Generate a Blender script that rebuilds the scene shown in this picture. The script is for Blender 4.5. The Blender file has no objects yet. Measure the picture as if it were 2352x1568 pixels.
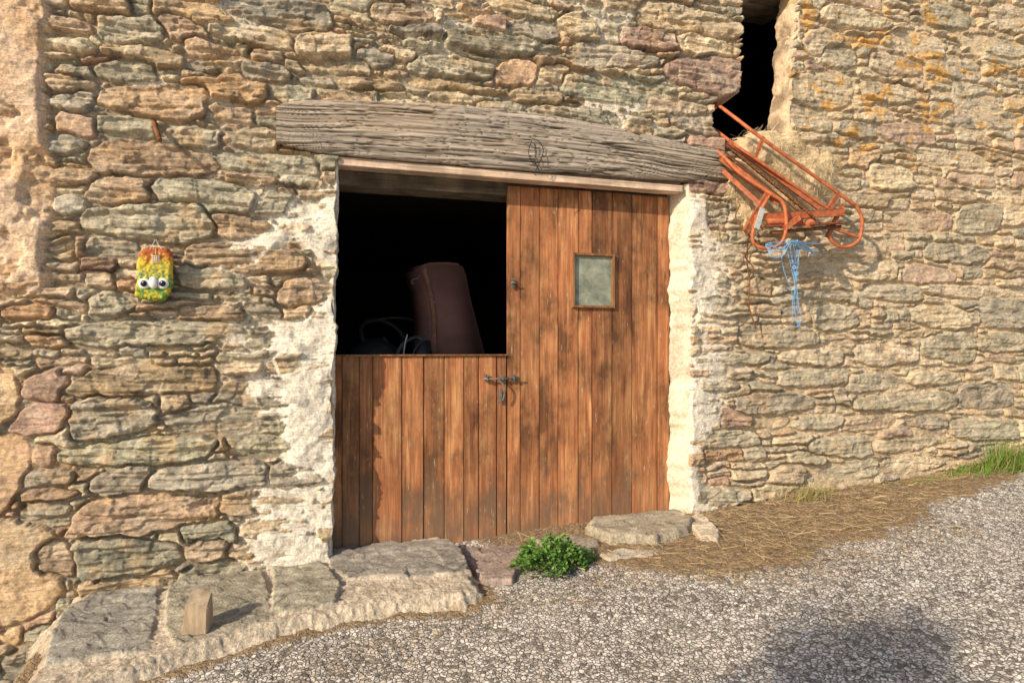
import bpy, bmesh, math, random
import numpy as np
from mathutils import Vector, Matrix
rng=np.random.default_rng(11); random.seed(11)
S=bpy.context.scene
# ---------------------------------------------------------------- image pixels projected onto estimated wall and ground planes (metres)
YAW=math.radians(17); SA,CA=math.sin(YAW),math.cos(YAW)
FL=1568.0; D=3.95; ZC=1.11
def W(px,py,y=0.0):
    """image pixel -> point standing at wall offset y"""
    u=(px-1176)/FL; v=(800-py)/FL
    t=(D+y)/(CA-u*SA)
    return Vector((t*(SA+u*CA), y, ZC+t*v))
def G(px,py,dz=0.0):  # image pixel to a point on the estimated ground slope, raised by dz
    u=(px-1176)/FL; v=(800-py)/FL
    dx=SA+u*CA; dy=CA-u*SA
    t=(ZC+0.13-dz+0.08*D)/(-v+0.068*dx+0.08*dy)
    return Vector((t*dx,-D+t*dy,ZC+t*v))
def gz(x,y):
    return -0.13+0.068*np.clip(x,-3,9)+0.08*np.clip(y,-6,0)
# ---------------------------------------------------------------- noise
TB=[np.random.default_rng(100+i).random((256,256)).astype(np.float32)*2-1 for i in range(24)]
def vn(x,y,s=0):
    T=TB[s%24]
    xi=np.floor(x).astype(np.int32); yi=np.floor(y).astype(np.int32)
    xf=(x-xi).astype(np.float32); yf=(y-yi).astype(np.float32)
    u=xf*xf*(3-2*xf); v=yf*yf*(3-2*yf)
    a=xi&255; b=yi&255; a1=(xi+1)&255; b1=(yi+1)&255
    return (T[a,b]*(1-u)+T[a1,b]*u)*(1-v)+(T[a,b1]*(1-u)+T[a1,b1]*u)*v
def fbm(x,y,s=0,o=3):
    r=0;amp=1.0;tot=0
    for i in range(o):
        r=r+amp*vn(x*(2.03**i)+i*17.3,y*(2.03**i)+i*9.1,s+i); tot+=amp; amp*=0.5
    return r/tot
def sst(a,b,x):
    t=np.clip((x-a)/(b-a),0,1); return t*t*(3-2*t)
def sdf(X,Y,poly):
    n=len(poly); d=np.full(X.shape,1e9,dtype=np.float32); ins=np.zeros(X.shape,bool)
    for i in range(n):
        ax,ay=poly[i]; bx,by=poly[(i+1)%n]
        ex,ey=bx-ax,by-ay; wx=X-ax; wy=Y-ay
        t=np.clip((wx*ex+wy*ey)/(ex*ex+ey*ey+1e-12),0,1)
        d=np.minimum(d,(wx-ex*t)**2+(wy-ey*t)**2)
        if ay!=by:
            c=((ay>Y)!=(by>Y))&(X<(bx-ax)*(Y-ay)/(by-ay)+ax)
            ins^=c
    d=np.sqrt(d)
    return np.where(ins,d,-d)
# ---------------------------------------------------------------- mesh helpers
def link(o,parent=None):
    S.collection.objects.link(o)
    if parent: o.parent=parent
    return o
def empty(name,loc=(0,0,0)):
    e=bpy.data.objects.new(name,None); e.empty_display_size=.1
    S.collection.objects.link(e); return e
def mesh_np(name,V,Q,mat,col=None,parent=None,smooth=True):
    me=bpy.data.meshes.new(name)
    V=np.asarray(V,dtype=np.float32); Q=np.asarray(Q,dtype=np.int32)
    k=Q.shape[1]
    me.vertices.add(len(V)); me.vertices.foreach_set('co',V.ravel())
    me.loops.add(Q.size); me.loops.foreach_set('vertex_index',Q.ravel())
    me.polygons.add(len(Q)); me.polygons.foreach_set('loop_start',np.arange(0,Q.size,k,dtype=np.int32))
    try: me.polygons.foreach_set('loop_total',np.full(len(Q),k,dtype=np.int32))
    except Exception: pass
    me.update(calc_edges=True); me.validate()
    if smooth: me.polygons.foreach_set('use_smooth',np.ones(len(me.polygons),bool))
    if col is not None:
        c=np.ones((len(V),4),np.float32); c[:,:3]=col
        a=me.color_attributes.new('Col','FLOAT_COLOR','POINT'); a.data.foreach_set('color',c.ravel())
    me.materials.append(mat)
    return link(bpy.data.objects.new(name,me),parent)
def grid_obj(name,X,Y,Z,mat,col,keep=None,parent=None,flip=False):
    nz,nx=X.shape
    idx=np.arange(nz*nx).reshape(nz,nx)
    Q=np.stack([idx[:-1,:-1],idx[:-1,1:],idx[1:,1:],idx[1:,:-1]],-1)
    if flip: Q=Q[...,::-1]
    if keep is not None:
        kf=keep[:-1,:-1]&keep[:-1,1:]&keep[1:,1:]&keep[1:,:-1]
        Q=Q[kf]
    Q=Q.reshape(-1,4)
    used=np.zeros(nz*nx,bool); used[Q.ravel()]=True
    rem=np.cumsum(used)-1
    V=np.stack([X.ravel(),Y.ravel(),Z.ravel()],-1)[used]
    return mesh_np(name,V,rem[Q],mat,col.reshape(-1,3)[used],parent)
def smooth_path(pts,n=6):
    P=[Vector(p) for p in pts]
    if len(P)<3: return P
    out=[]
    for i in range(len(P)-1):
        p0=P[max(i-1,0)];p1=P[i];p2=P[i+1];p3=P[min(i+2,len(P)-1)]
        for k in range(n):
            t=k/n
            out.append(0.5*((2*p1)+(p2-p0)*t+(2*p0-5*p1+4*p2-p3)*t*t+(3*p1-p0-3*p2+p3)*t**3))
    out.append(P[-1]); return out
def tube(name,pts,r,mat,parent=None,seg=10,n=6,taper=None):
    P=smooth_path(pts,n); V=[];Q=[]
    up=Vector((0.13,0.31,0.9)).normalized()
    for i,p in enumerate(P):
        d=(P[min(i+1,len(P)-1)]-P[max(i-1,0)])
        if d.length<1e-6: d=Vector((0,0,1))
        d.normalize()
        a=up-d*up.dot(d)
        if a.length<1e-3: a=Vector((1,0,0))-d*d.x
        a.normalize(); b=d.cross(a); up=a
        rr=r if taper is None else r+(taper-r)*i/(len(P)-1)
        for k in range(seg):
            t=2*math.pi*k/seg; V.append(p+a*(rr*math.cos(t))+b*(rr*math.sin(t)))
    for i in range(len(P)-1):
        for k in range(seg):
            k2=(k+1)%seg
            Q.append([i*seg+k,i*seg+k2,(i+1)*seg+k2,(i+1)*seg+k])
    m=len(V); V.append(P[0]); V.append(P[-1])
    for k in range(0,seg,2):
        Q.append([m,(k+2)%seg,k+1,k]); b0=(len(P)-1)*seg
        Q.append([m+1,b0+k,b0+k+1,b0+(k+2)%seg])
    return mesh_np(name,[tuple(v) for v in V],Q,mat,None,parent)
def bm_obj(name,bm,mat,parent=None,smooth=False):
    me=bpy.data.meshes.new(name); bmesh.ops.recalc_face_normals(bm,faces=bm.faces)
    bm.to_mesh(me); bm.free()
    if mat: me.materials.append(mat)
    if smooth:
        for p in me.polygons: p.use_smooth=True
    return link(bpy.data.objects.new(name,me),parent)
def box(name,x0,x1,y0,y1,z0,z1,mat,parent=None,bev=0.003):
    bm=bmesh.new(); bmesh.ops.create_cube(bm,size=1)
    for v in bm.verts: v.co=Vector((x0+(v.co.x+.5)*(x1-x0),y0+(v.co.y+.5)*(y1-y0),z0+(v.co.z+.5)*(z1-z0)))
    if bev: bmesh.ops.bevel(bm,geom=bm.edges[:],offset=bev,segments=2,affect='EDGES')
    return bm_obj(name,bm,mat,parent)
def bar(name,p,q,w,h,mat,parent=None,bev=0.002,upv=(0,0,1)):
    p=Vector(p);q=Vector(q);d=(q-p);L=d.length;d.normalize()
    u=Vector(upv);u=(u-d*u.dot(d)).normalized();s=d.cross(u)
    bm=bmesh.new(); bmesh.ops.create_cube(bm,size=1)
    for v in bm.verts: v.co=p+d*((v.co.x+.5)*L)+s*(v.co.y*w)+u*(v.co.z*h)
    bmesh.ops.bevel(bm,geom=bm.edges[:],offset=bev,segments=1,affect='EDGES')
    return bm_obj(name,bm,mat,parent)
def prism(name,poly,vec,mat,parent=None,bev=0.004,seg=2,smooth=False):
    bm=bmesh.new(); vs=[bm.verts.new(p) for p in poly]; f=bm.faces.new(vs)
    r=bmesh.ops.extrude_face_region(bm,geom=[f])
    for v in [g for g in r['geom'] if isinstance(g,bmesh.types.BMVert)]: v.co+=Vector(vec)
    if bev: bmesh.ops.bevel(bm,geom=bm.edges[:],offset=bev,segments=seg,affect='EDGES')
    return bm_obj(name,bm,mat,parent,smooth)
# ---------------------------------------------------------------- materials
def newmat(name,rough=.85,metal=0.0):
    m=bpy.data.materials.new(name); m.use_nodes=True; nt=m.node_tree
    b=nt.nodes['Principled BSDF']; b.inputs['Roughness'].default_value=rough; b.inputs['Metallic'].default_value=metal
    b.inputs['Specular IOR Level'].default_value=.25
    return m,nt,b
def N(nt,t,**k):
    n=nt.nodes.new(t)
    for a,v in k.items():
        if a in n.inputs.keys(): n.inputs[a].default_value=v
        else: setattr(n,a,v)
    return n
def coords(nt,scale,kind='Object'):
    tc=N(nt,'ShaderNodeTexCoord'); mp=N(nt,'ShaderNodeMapping'); mp.inputs['Scale'].default_value=scale
    nt.links.new(tc.outputs[kind],mp.inputs[0]); return mp.outputs[0]
def noise(nt,vec,scale,detail=4,rough=.6,dist=0):
    n=N(nt,'ShaderNodeTexNoise'); n.inputs['Scale'].default_value=scale; n.inputs['Detail'].default_value=detail
    n.inputs['Roughness'].default_value=rough; n.inputs['Distortion'].default_value=dist
    nt.links.new(vec,n.inputs['Vector']); return n.outputs['Fac']
def ramp(nt,fac,stops,interp='LINEAR'):
    r=N(nt,'ShaderNodeValToRGB'); cr=r.color_ramp; cr.interpolation=interp
    while len(cr.elements)<len(stops): cr.elements.new(.5)
    for e,(p,c) in zip(cr.elements,stops):
        e.position=p; e.color=(c,c,c,1) if not hasattr(c,'__len__') else (*c,1)
    nt.links.new(fac,r.inputs[0]); return r.outputs[0]
def mix(nt,a,b,fac=1.0,mode='MULTIPLY'):
    m=N(nt,'ShaderNodeMix',data_type='RGBA',blend_type=mode)
    for s,v in ((0,fac),(6,a),(7,b)):
        if hasattr(v,'links') or isinstance(v,bpy.types.NodeSocket): nt.links.new(v,m.inputs[s])
        else: m.inputs[s].default_value=v if s==0 else (*v,1)
    return m.outputs[2]
def bump(nt,b,h,strength=.5,dist=.01):
    n=N(nt,'ShaderNodeBump'); n.inputs['Strength'].default_value=strength; n.inputs['Distance'].default_value=dist
    nt.links.new(h,n.inputs['Height'])
    nt.links.new(n.outputs[0],b.inputs['Normal']); return n
def colattr(nt):
    a=N(nt,'ShaderNodeVertexColor'); a.layer_name='Col'; return a.outputs[0]
def simple(name,c1,c2,scale=30,rough=.8,metal=0,bs=.3,stretch=(1,1,1)):
    m,nt,b=newmat(name,rough,metal); v=coords(nt,stretch)
    f=noise(nt,v,scale,3,.65)
    nt.links.new(ramp(nt,f,[(.35,c1),(.65,c2)]),b.inputs['Base Color'])
    if bs: bump(nt,b,f,bs,.004)
    return m
# masonry
M_WALL,nt,b=newmat('slate_masonry',.95)
v=coords(nt,(1,1,1)); vs=coords(nt,(18,18,125))
f1=noise(nt,v,80,4,.75); f2=noise(nt,vs,1.0,4,.7,.3)
c=mix(nt,colattr(nt),ramp(nt,f1,[(.3,.60),(.5,1.03),(.7,1.38)]),1)
c=mix(nt,c,ramp(nt,f2,[(.3,.68),(.5,1.03),(.72,1.28)]),.95)
nt.links.new(c,b.inputs['Base Color'])
h=N(nt,'ShaderNodeMath',operation='ADD'); nt.links.new(f1,h.inputs[0]); nt.links.new(f2,h.inputs[1])
bump(nt,b,h.outputs[0],.85,.008)
# lime render
M_LIME,nt,b=newmat('lime_render',.95)
v=coords(nt,(1,1,1)); f1=noise(nt,v,55,4,.7)
c=mix(nt,colattr(nt),ramp(nt,f1,[(.3,.66),(.5,1.0),(.7,1.25)]),1); nt.links.new(c,b.inputs['Base Color']); bump(nt,b,f1,.9,.010)
# road
M_ROAD,nt,b=newmat('chip_seal_gravel',.85)
v=coords(nt,(1,1,1))
nz=N(nt,'ShaderNodeTexNoise'); nz.inputs['Scale'].default_value=35; nz.inputs['Detail'].default_value=1; nt.links.new(v,nz.inputs['Vector'])
va=N(nt,'ShaderNodeMix',data_type='VECTOR'); va.inputs[0].default_value=.018
nt.links.new(v,va.inputs[4]); nt.links.new(nz.outputs['Color'],va.inputs[5])
SCL=54
vo=N(nt,'ShaderNodeTexVoronoi',feature='F1'); vo.inputs['Scale'].default_value=SCL; nt.links.new(va.outputs[1],vo.inputs['Vector'])
vc=N(nt,'ShaderNodeTexVoronoi',feature='DISTANCE_TO_EDGE'); vc.inputs['Scale'].default_value=SCL; nt.links.new(va.outputs[1],vc.inputs['Vector'])
sep=N(nt,'ShaderNodeSeparateColor'); nt.links.new(vo.outputs['Color'],sep.inputs[0])
peb=ramp(nt,sep.outputs[0],[(0,(.20,.18,.15)),(.15,(.50,.45,.38)),(.45,(.76,.69,.60)),(.8,(.88,.82,.73)),(1,(.92,.88,.81))])
edge=ramp(nt,vc.outputs['Distance'],[(.0,0),(.07,.45),(.16,1.0)])
tar=ramp(nt,noise(nt,v,2.2,2,.6),[(.35,(.10,.088,.072)),(.65,(.22,.19,.15))])
miss=ramp(nt,noise(nt,v,28,2,.6),[(.36,0.3),(.44,1)])
e2=mix(nt,edge,miss,1)
pc=mix(nt,tar,peb,e2,'MIX')
pc=mix(nt,pc,ramp(nt,noise(nt,v,1.3,3,.6),[(.35,(.80,.78,.76)),(.65,(1.0,1.0,1.0))]),1)
dirt=ramp(nt,noise(nt,v,45,4,.75),[(.3,(.12,.078,.042)),(.5,(.29,.20,.115)),(.7,(.47,.36,.21))])
sc=N(nt,'ShaderNodeSeparateColor'); nt.links.new(colattr(nt),sc.inputs[0])
dm=N(nt,'ShaderNodeMath',operation='ADD'); nt.links.new(sc.outputs[0],dm.inputs[0])
n3=noise(nt,v,25,3,.7); nt.links.new(n3,dm.inputs[1])
dmask=ramp(nt,dm.outputs[0],[(.72,0),(.95,1)])
pc=mix(nt,pc,dirt,dmask,'MIX')
nt.links.new(pc,b.inputs['Base Color'])
hh=N(nt,'ShaderNodeMath',operation='ADD'); nt.links.new(edge,hh.inputs[0]); nt.links.new(n3,hh.inputs[1])
bump(nt,b,hh.outputs[0],.7,.007)
# door wood
def wood(name,ca,cb,cc,axis='z',rough=.6,useattr=True,bs=.35,dark=(.35,1.0)):
    m,nt,b=newmat(name,rough)
    sc1=(75,75,2.4) if axis=='z' else (2.2,60,60)
    sc2=(14,14,1.4) if axis=='z' else (1.2,9,9)
    tc=N(nt,'ShaderNodeTexCoord')
    src=tc.outputs['Object']
    if useattr:
        ca_=colattr(nt); vm=N(nt,'ShaderNodeVectorMath',operation='MULTIPLY_ADD'); vm.inputs[1].default_value=(7,3,11)
        nt.links.new(ca_,vm.inputs[0]); nt.links.new(src,vm.inputs[2]); src=vm.outputs[0]
    def mp(s):
        k=N(nt,'ShaderNodeMapping'); k.inputs['Scale'].default_value=s; nt.links.new(src,k.inputs[0]); return k.outputs[0]
    g1=noise(nt,mp(sc1),1,5,.75,.6); g2=noise(nt,mp(sc2),1,3,.55,1.5)
    bl=noise(nt,mp((5.0,5.0,2.8)),1,4,.68)
    base=ramp(nt,g2,[(.3,ca),(.5,cb),(.7,cc)])
    base=mix(nt,base,ramp(nt,g1,[(.3,.40),(.5,.95),(.7,1.4)]),.95)
    base=mix(nt,base,ramp(nt,bl,[(.36,dark[0]),(.47,.74),(.58,dark[1])]),1)
    if useattr:
        s=N(nt,'ShaderNodeSeparateColor'); nt.links.new(ca_,s.inputs[0])
        base=mix(nt,base,ramp(nt,s.outputs[0],[(0,.70),(1,1.2)]),1)
        sx=N(nt,'ShaderNodeSeparateXYZ'); nt.links.new(tc.outputs['Object'],sx.inputs[0])
        zz=N(nt,'ShaderNodeMath',operation='MULTIPLY_ADD'); nt.links.new(bl,zz.inputs[0]); zz.inputs[1].default_value=1.3; nt.links.new(sx.outputs[2],zz.inputs[2])
        wf=ramp(nt,zz.outputs[0],[(.40,.68),(1.1,.08)])
        base=mix(nt,base,(.27,.185,.12),wf,'MIX')
        scf=noise(nt,mp((90,90,14)),1,3,.6)
        base=mix(nt,base,(.60,.47,.36),ramp(nt,scf,[(.65,0),(.73,.65)]),'MIX')
    nt.links.new(base,b.inputs['Base Color'])
    bump(nt,b,g1,bs,.003); return m
M_DOOR=wood('varnished_planks',(.33,.115,.045),(.45,.18,.07),(.58,.29,.12),rough=.8,bs=.55,dark=(.34,1.05))
M_FRAME=simple('window_frame_wood',(.16,.08,.035),(.34,.17,.07),40,.6,0,.3,(1,1,.2))
M_PALE=wood('pale_pine',(.62,.44,.31),(.74,.54,.39),(.80,.62,.46),'x',.7,False,.2,(.8,1.0))
M_OLD=wood('old_dark_timber',(.17,.13,.09),(.28,.22,.155),(.36,.285,.205),'x',.9,False,.5,(.5,1))
M_BEAM,nt,b=newmat('weathered_oak',.92)
vs=coords(nt,(2.5,50,95)); f=noise(nt,vs,1,5,.75,.5)
c=mix(nt,colattr(nt),ramp(nt,f,[(.3,.42),(.5,1),(.7,1.45)]),1); nt.links.new(c,b.inputs['Base Color']); bump(nt,b,f,.9,.010)
M_GLASS,nt,b=newmat('dirty_glass',.22)
v=coords(nt,(1,1,1)); f=noise(nt,v,9,4,.7,.4)
nt.links.new(ramp(nt,f,[(.3,(.12,.14,.11)),(.5,(.24,.26,.20)),(.72,(.42,.42,.31))]),b.inputs['Base Color'])
nt.links.new(ramp(nt,f,[(.3,.15),(.7,.55)]),b.inputs['Roughness'])
M_IRON=simple('grey_iron',(.13,.12,.10),(.30,.27,.23),60,.5,.5,.4)
M_RUST=simple('rust',(.12,.05,.025),(.30,.13,.05),60,.8,.2,.5)
M_ORANGE=simple('orange_paint',(.34,.10,.045),(.62,.18,.065),28,.6,0,.3)
M_ORANGE2=simple('worn_orange_paint',(.20,.075,.04),(.48,.14,.055),34,.7,0,.4)
M_BLACK=simple('black_wire',(.02,.02,.02),(.05,.045,.04),60,.6,.3)
M_TWINE=simple('blue_twine',(.14,.34,.60),(.30,.55,.80),200,.7)
M_PLATE=simple('faded_plate',(.35,.42,.42),(.6,.62,.55),60,.6)
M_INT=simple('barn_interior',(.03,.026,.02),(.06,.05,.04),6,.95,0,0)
M_BROWN=simple('brown_enamel',(.22,.105,.085),(.28,.135,.105),5,.65,0,.1)
M_LIP=simple('rusty_brown_edge',(.26,.11,.07),(.38,.17,.10),25,.7,0,.3)
M_DARKM=simple('dark_machine_paint',(.03,.03,.032),(.07,.065,.06),12,.5,.3)
M_SEAL=simple('grey_rubber_hose',(.06,.06,.06),(.11,.11,.10),12,.6)
M_BLOCK=simple('offcut_wood',(.34,.25,.16),(.56,.43,.29),30,.9,0,.5,(1,1,.2))
M_WHITE=simple('white_paint',(.70,.70,.66),(.82,.82,.78),60,.5,0,.1)
M_PUPIL=simple('black_paint',(.01,.01,.01),(.02,.02,.02),60,.4,0,.1)
M_ROOF=simple('slate_roof',(.08,.08,.085),(.16,.16,.155),6,.8,0,.5)
M_BARK=simple('bark',(.10,.07,.045),(.2,.15,.1),20,.95,0,.6,(1,1,.2))
def colmat(name,rough=.8,trans=0):
    m,nt,b=newmat(name,rough); nt.links.new(colattr(nt),b.inputs['Base Color'])
    return m
M_STRAW=colmat('straw'); M_LEAF=colmat('leaf',.6)
M_SLAB,nt,b=newmat('slate_flag',.9)
v=coords(nt,(1,1,1)); f1=noise(nt,v,14,4,.7,.5); f2=noise(nt,v,90,4,.75)
c=mix(nt,colattr(nt),ramp(nt,f1,[(.3,.65),(.5,1),(.7,1.25)]),1); c=mix(nt,c,ramp(nt,f2,[(.3,.5),(.5,1),(.7,1.45)]),.9)
nt.links.new(c,b.inputs['Base Color'])
h=N(nt,'ShaderNodeMath',operation='ADD'); nt.links.new(f1,h.inputs[0]); nt.links.new(f2,h.inputs[1]); bump(nt,b,h.outputs[0],.9,.011)

# ================================================================ BARN
barn=empty('stone_barn')
PAL=dict(g=(.42,.37,.27),b=(.48,.35,.225),r=(.53,.35,.195),t=(.60,.48,.325),p=(.36,.235,.18),k=(.60,.40,.285),w=(.70,.60,.47),d=(.29,.255,.20),o=(.70,.48,.29))
RX0,RX1,RZ0,RZ1,RS=-4.6,9.6,-1.4,5.9,.004
LAB=np.zeros((int((RZ1-RZ0)/RS)+2,int((RX1-RX0)/RS)+2),np.int32)
leaves=[]
def split(x0,x1,z0,z1,dep=0):
    w=x1-x0;h=z1-z0
    big=(x0>2.3)
    hm=random.choice([.06,.07,.09,.11,.13] if big else [.04,.05,.065,.08,.10,.13]); wm=random.uniform(.20,.46) if big else random.uniform(.14,.42)
    if h<=hm*1.25 and w<=wm*1.3 or dep>9: leaves.append((x0,x1,z0,z1)); return
    if h>hm*1.25 and (w<h*random.uniform(2.2,5) or w<=wm*1.3):
        f=random.uniform(.28,.72); zc=z0+h*f
        split(x0,x1,z0,zc,dep+1); split(x0,x1,zc,z1,dep+1)
    else:
        f=random.uniform(.3,.7); xc=x0+w*f
        split(x0,xc,z0,z1,dep+1); split(xc,x1,z0,z1,dep+1)
z=RZ0
while z<RZ1:
    hb=random.uniform(.13,.30); x=RX0-random.random()
    while x<RX1:
        wb=random.uniform(.5,1.3); split(x,x+wb,z,z+hb); x+=wb
    z+=hb
for i,(x0,x1,z0,z1) in enumerate(leaves):
    a,b_=max(0,int((x0-RX0)/RS)),max(0,int((x1-RX0)/RS)); c_,d_=int((z0-RZ0)/RS),int((z1-RZ0)/RS)
    LAB[c_:d_,a:b_]=i
SP="""350 5 540 60 b|520 0 755 65 d|225 40 370 105 g|375 48 480 100 b|480 62 670 108 t|675 78 810 140 t|815 118 905 160 g|850 15 990 60 b|1080 40 1165 80 k|1165 48 1280 95 g|1120 5 1275 42 t
1020 80 1280 132 g|1280 30 1370 98 t|1375 50 1470 110 t|1470 20 1700 85 t|1425 72 1605 120 p|1555 90 1700 135 t|1300 108 1510 160 g|225 108 420 152 b|420 98 550 140 b|225 145 370 205 g|410 175 610 240 r|555 150 670 192 g
610 198 720 245 g|690 140 855 175 t|690 175 770 208 g|940 137 1138 185 g|1140 138 1232 200 o|1238 150 1300 190 t|1290 182 1515 242 g|1527 133 1698 213 p|777 180 920 210 b|925 190 1165 214 b|1168 207 1295 243 b|722 210 860 245 b|970 212 1090 257 t
1095 236 1205 274 g|1215 246 1420 298 g|222 197 475 275 b|480 240 585 295 b|105 212 213 262 g|130 265 220 325 k|107 312 205 362 g|222 270 365 330 g|375 290 512 342 g|517 296 635 345 t|212 330 505 415 b|500 352 730 398 g|515 402 640 435 b|645 402 740 432 g
207 408 355 470 b|362 415 588 495 g|590 442 670 495 g|122 447 200 495 w|197 472 485 555 g|492 497 630 550 b|632 510 715 545 t|427 562 703 632 b|405 620 560 665 g|195 545 315 590 g|405 702 565 750 b|205 670 305 735 g|155 737 555 795 g
560 770 770 805 g|640 642 775 700 b|710 712 772 765 b|163 842 500 910 b|502 872 720 938 g|632 812 770 860 t|157 917 365 1003 g|372 932 590 1000 g|660 942 760 1000 g|132 1007 490 1070 g|522 1002 700 1050 g|205 1072 338 1140 g|347 1062 620 1130 g
622 1062 750 1120 g|172 1137 500 1228 b|503 1122 700 1180 b|415 1197 540 1248 g|545 1187 700 1225 t|165 1232 420 1322 g|425 1242 528 1290 t|530 1230 740 1285 t|180 1325 400 1375 t|405 1292 560 1340 g|55 850 150 925 k|30 928 150 1000 k|60 1022 130 1075 k
-60 845 45 993 o|-60 1000 55 1195 o|-80 1200 145 1430 o|-20 590 115 670 r|55 1078 170 1118 g|50 1120 180 1150 b|50 1153 165 1192 g|-40 335 100 375 r|110 180 220 213 t|145 840 205 865 k|0 700 120 735 r|0 1440 50 1480 o|0 1485 110 1560 d|50 1435 135 1475 g|90 1240 165 1320 b|85 45 215 80 b|80 95 215 125 t
1540 267 1665 310 g|1490 228 1620 265 t|1880 25 2040 72 t|1842 72 1925 130 t|1792 172 1950 250 t|1880 112 1960 160 g|1750 267 1910 300 t|2012 282 2140 345 p|1912 282 2008 320 g|2162 266 2330 300 g|2200 90 2352 130 g|2042 78 2160 130 t|2182 197 2300 260 g|2102 347 2260 385 t
2047 487 2180 530 p|2172 402 2280 430 k|2117 562 2260 605 g|2067 612 2190 655 k|1977 652 2112 693 g|2117 657 2380 690 t|2242 687 2380 755 d|2087 702 2215 755 t|1692 747 1870 800 g|1942 857 2075 900 g|2077 852 2200 885 t|1957 902 2190 945 g|1782 847 1940 890 g|2197 882 2320 940 d
1682 902 1860 950 d|1722 953 1812 985 b|1817 953 1930 990 g|1933 953 2050 990 b|2067 952 2170 985 d|1567 987 1740 1030 g|1852 1003 2000 1050 g|2003 1003 2170 1035 t|1760 1067 1840 1120 t|1583 1117 1718 1163 g|1722 1112 1860 1155 t|1852 1062 2010 1108 g|1600 582 1700 615 g
1650 560 1755 580 g|1600 680 1690 710 g|1692 642 1765 680 b|1590 812 1760 840 g|1595 872 1690 900 g|1560 415 1680 450 p|1960 790 2100 840 t|2110 765 2230 830 g|2240 765 2380 810 g|1780 800 1930 840 t|1860 700 1960 760 g|2020 1045 2160 1085 t|2180 960 2330 1010 g|1990 130 2110 180 t|2120 140 2250 185 g|1970 195 2090 240 t|2260 20 2380 80 t|2110 20 2240 70 g|2270 450 2380 520 t|1990 380 2090 440 t|2190 470 2290 540 g|1890 600 2050 645 t"""
SPEC=[]
for t in SP.replace('\n','|').split('|'):
    q=t.split()
    if len(q)<5: continue
    x0,y0,x1,y1=map(float,q[:4]); cx,cy=(x0+x1)/2,(y0+y1)/2
    a=W(x0,cy);b_=W(x1,cy);c_=W(cx,y0);d_=W(cx,y1)
    SPEC.append(((a.x+b_.x)/2,(c_.z+d_.z)/2,(b_.x-a.x)/2*1.04,(c_.z-d_.z)/2*1.06,random.uniform(-.05,.05),random.uniform(-.5,.5),q[4],random.uniform(-.4,.4),random.uniform(2.2,4.5)))
NL=len(leaves); NT=NL+len(SPEC)+2
codes=rng.choice(list('gbtrpdk'),NT,p=[.34,.22,.33,.04,.02,.03,.02])
for i,s in enumerate(SPEC): codes[NL+i]=s[6]
CB=np.array([PAL[c] for c in codes],np.float32); CB*=rng.uniform(.82,1.14,(NT,1)); CB*=rng.uniform(.97,1.03,(NT,3))
GRAN=np.array([0.25 if c in 'okw' else 1.0 for c in codes],np.float32)
THK=rng.uniform(.018,.040,NT); RAD=rng.uniform(.005,.016,NT); OFF=rng.uniform(-.008,.014,NT)
TX=rng.uniform(-.07,.07,NT); TZ=rng.uniform(-.16,.12,NT); GAP=rng.uniform(.001,.0035,NT); ANG=rng.uniform(-.09,.09,NT)
XL0=.165; XR=2.335; XRF=2.405; OPT=2.20
loft=[tuple((p.x,p.z)) for p in (W(1700,60),W(1698,212),W(1636,232),W(1636,300),W(1690,335),W(1822,335),W(1812,285),W(1808,200),W(1818,90),W(1826,10))]
loft=[(loft[0][0],3.62)]+loft+[(loft[-1][0],3.62)]
loftR=[(W(1826,-60).x,3.64),(W(1820,90).x,W(1820,90).z),(W(1808,200).x,W(1808,200).z),(W(1812,340).x,W(1812,345).z)]
beam_poly=[(-.14,2.19),(-.14,2.43),(.3,2.49),(.9,2.535),(1.5,2.53),(2.1,2.46),(2.71,2.42),(2.71,2.24),(1.8,2.19)]
def blur(a,n=1):
    for _ in range(n):
        p=np.pad(a,1,mode='edge'); a=(p[:-2,1:-1]+p[2:,1:-1]+p[1:-1,:-2]+p[1:-1,2:]+p[1:-1,1:-1]*2)/6
    return a
def L3(c): return np.array(c,np.float32)
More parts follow.
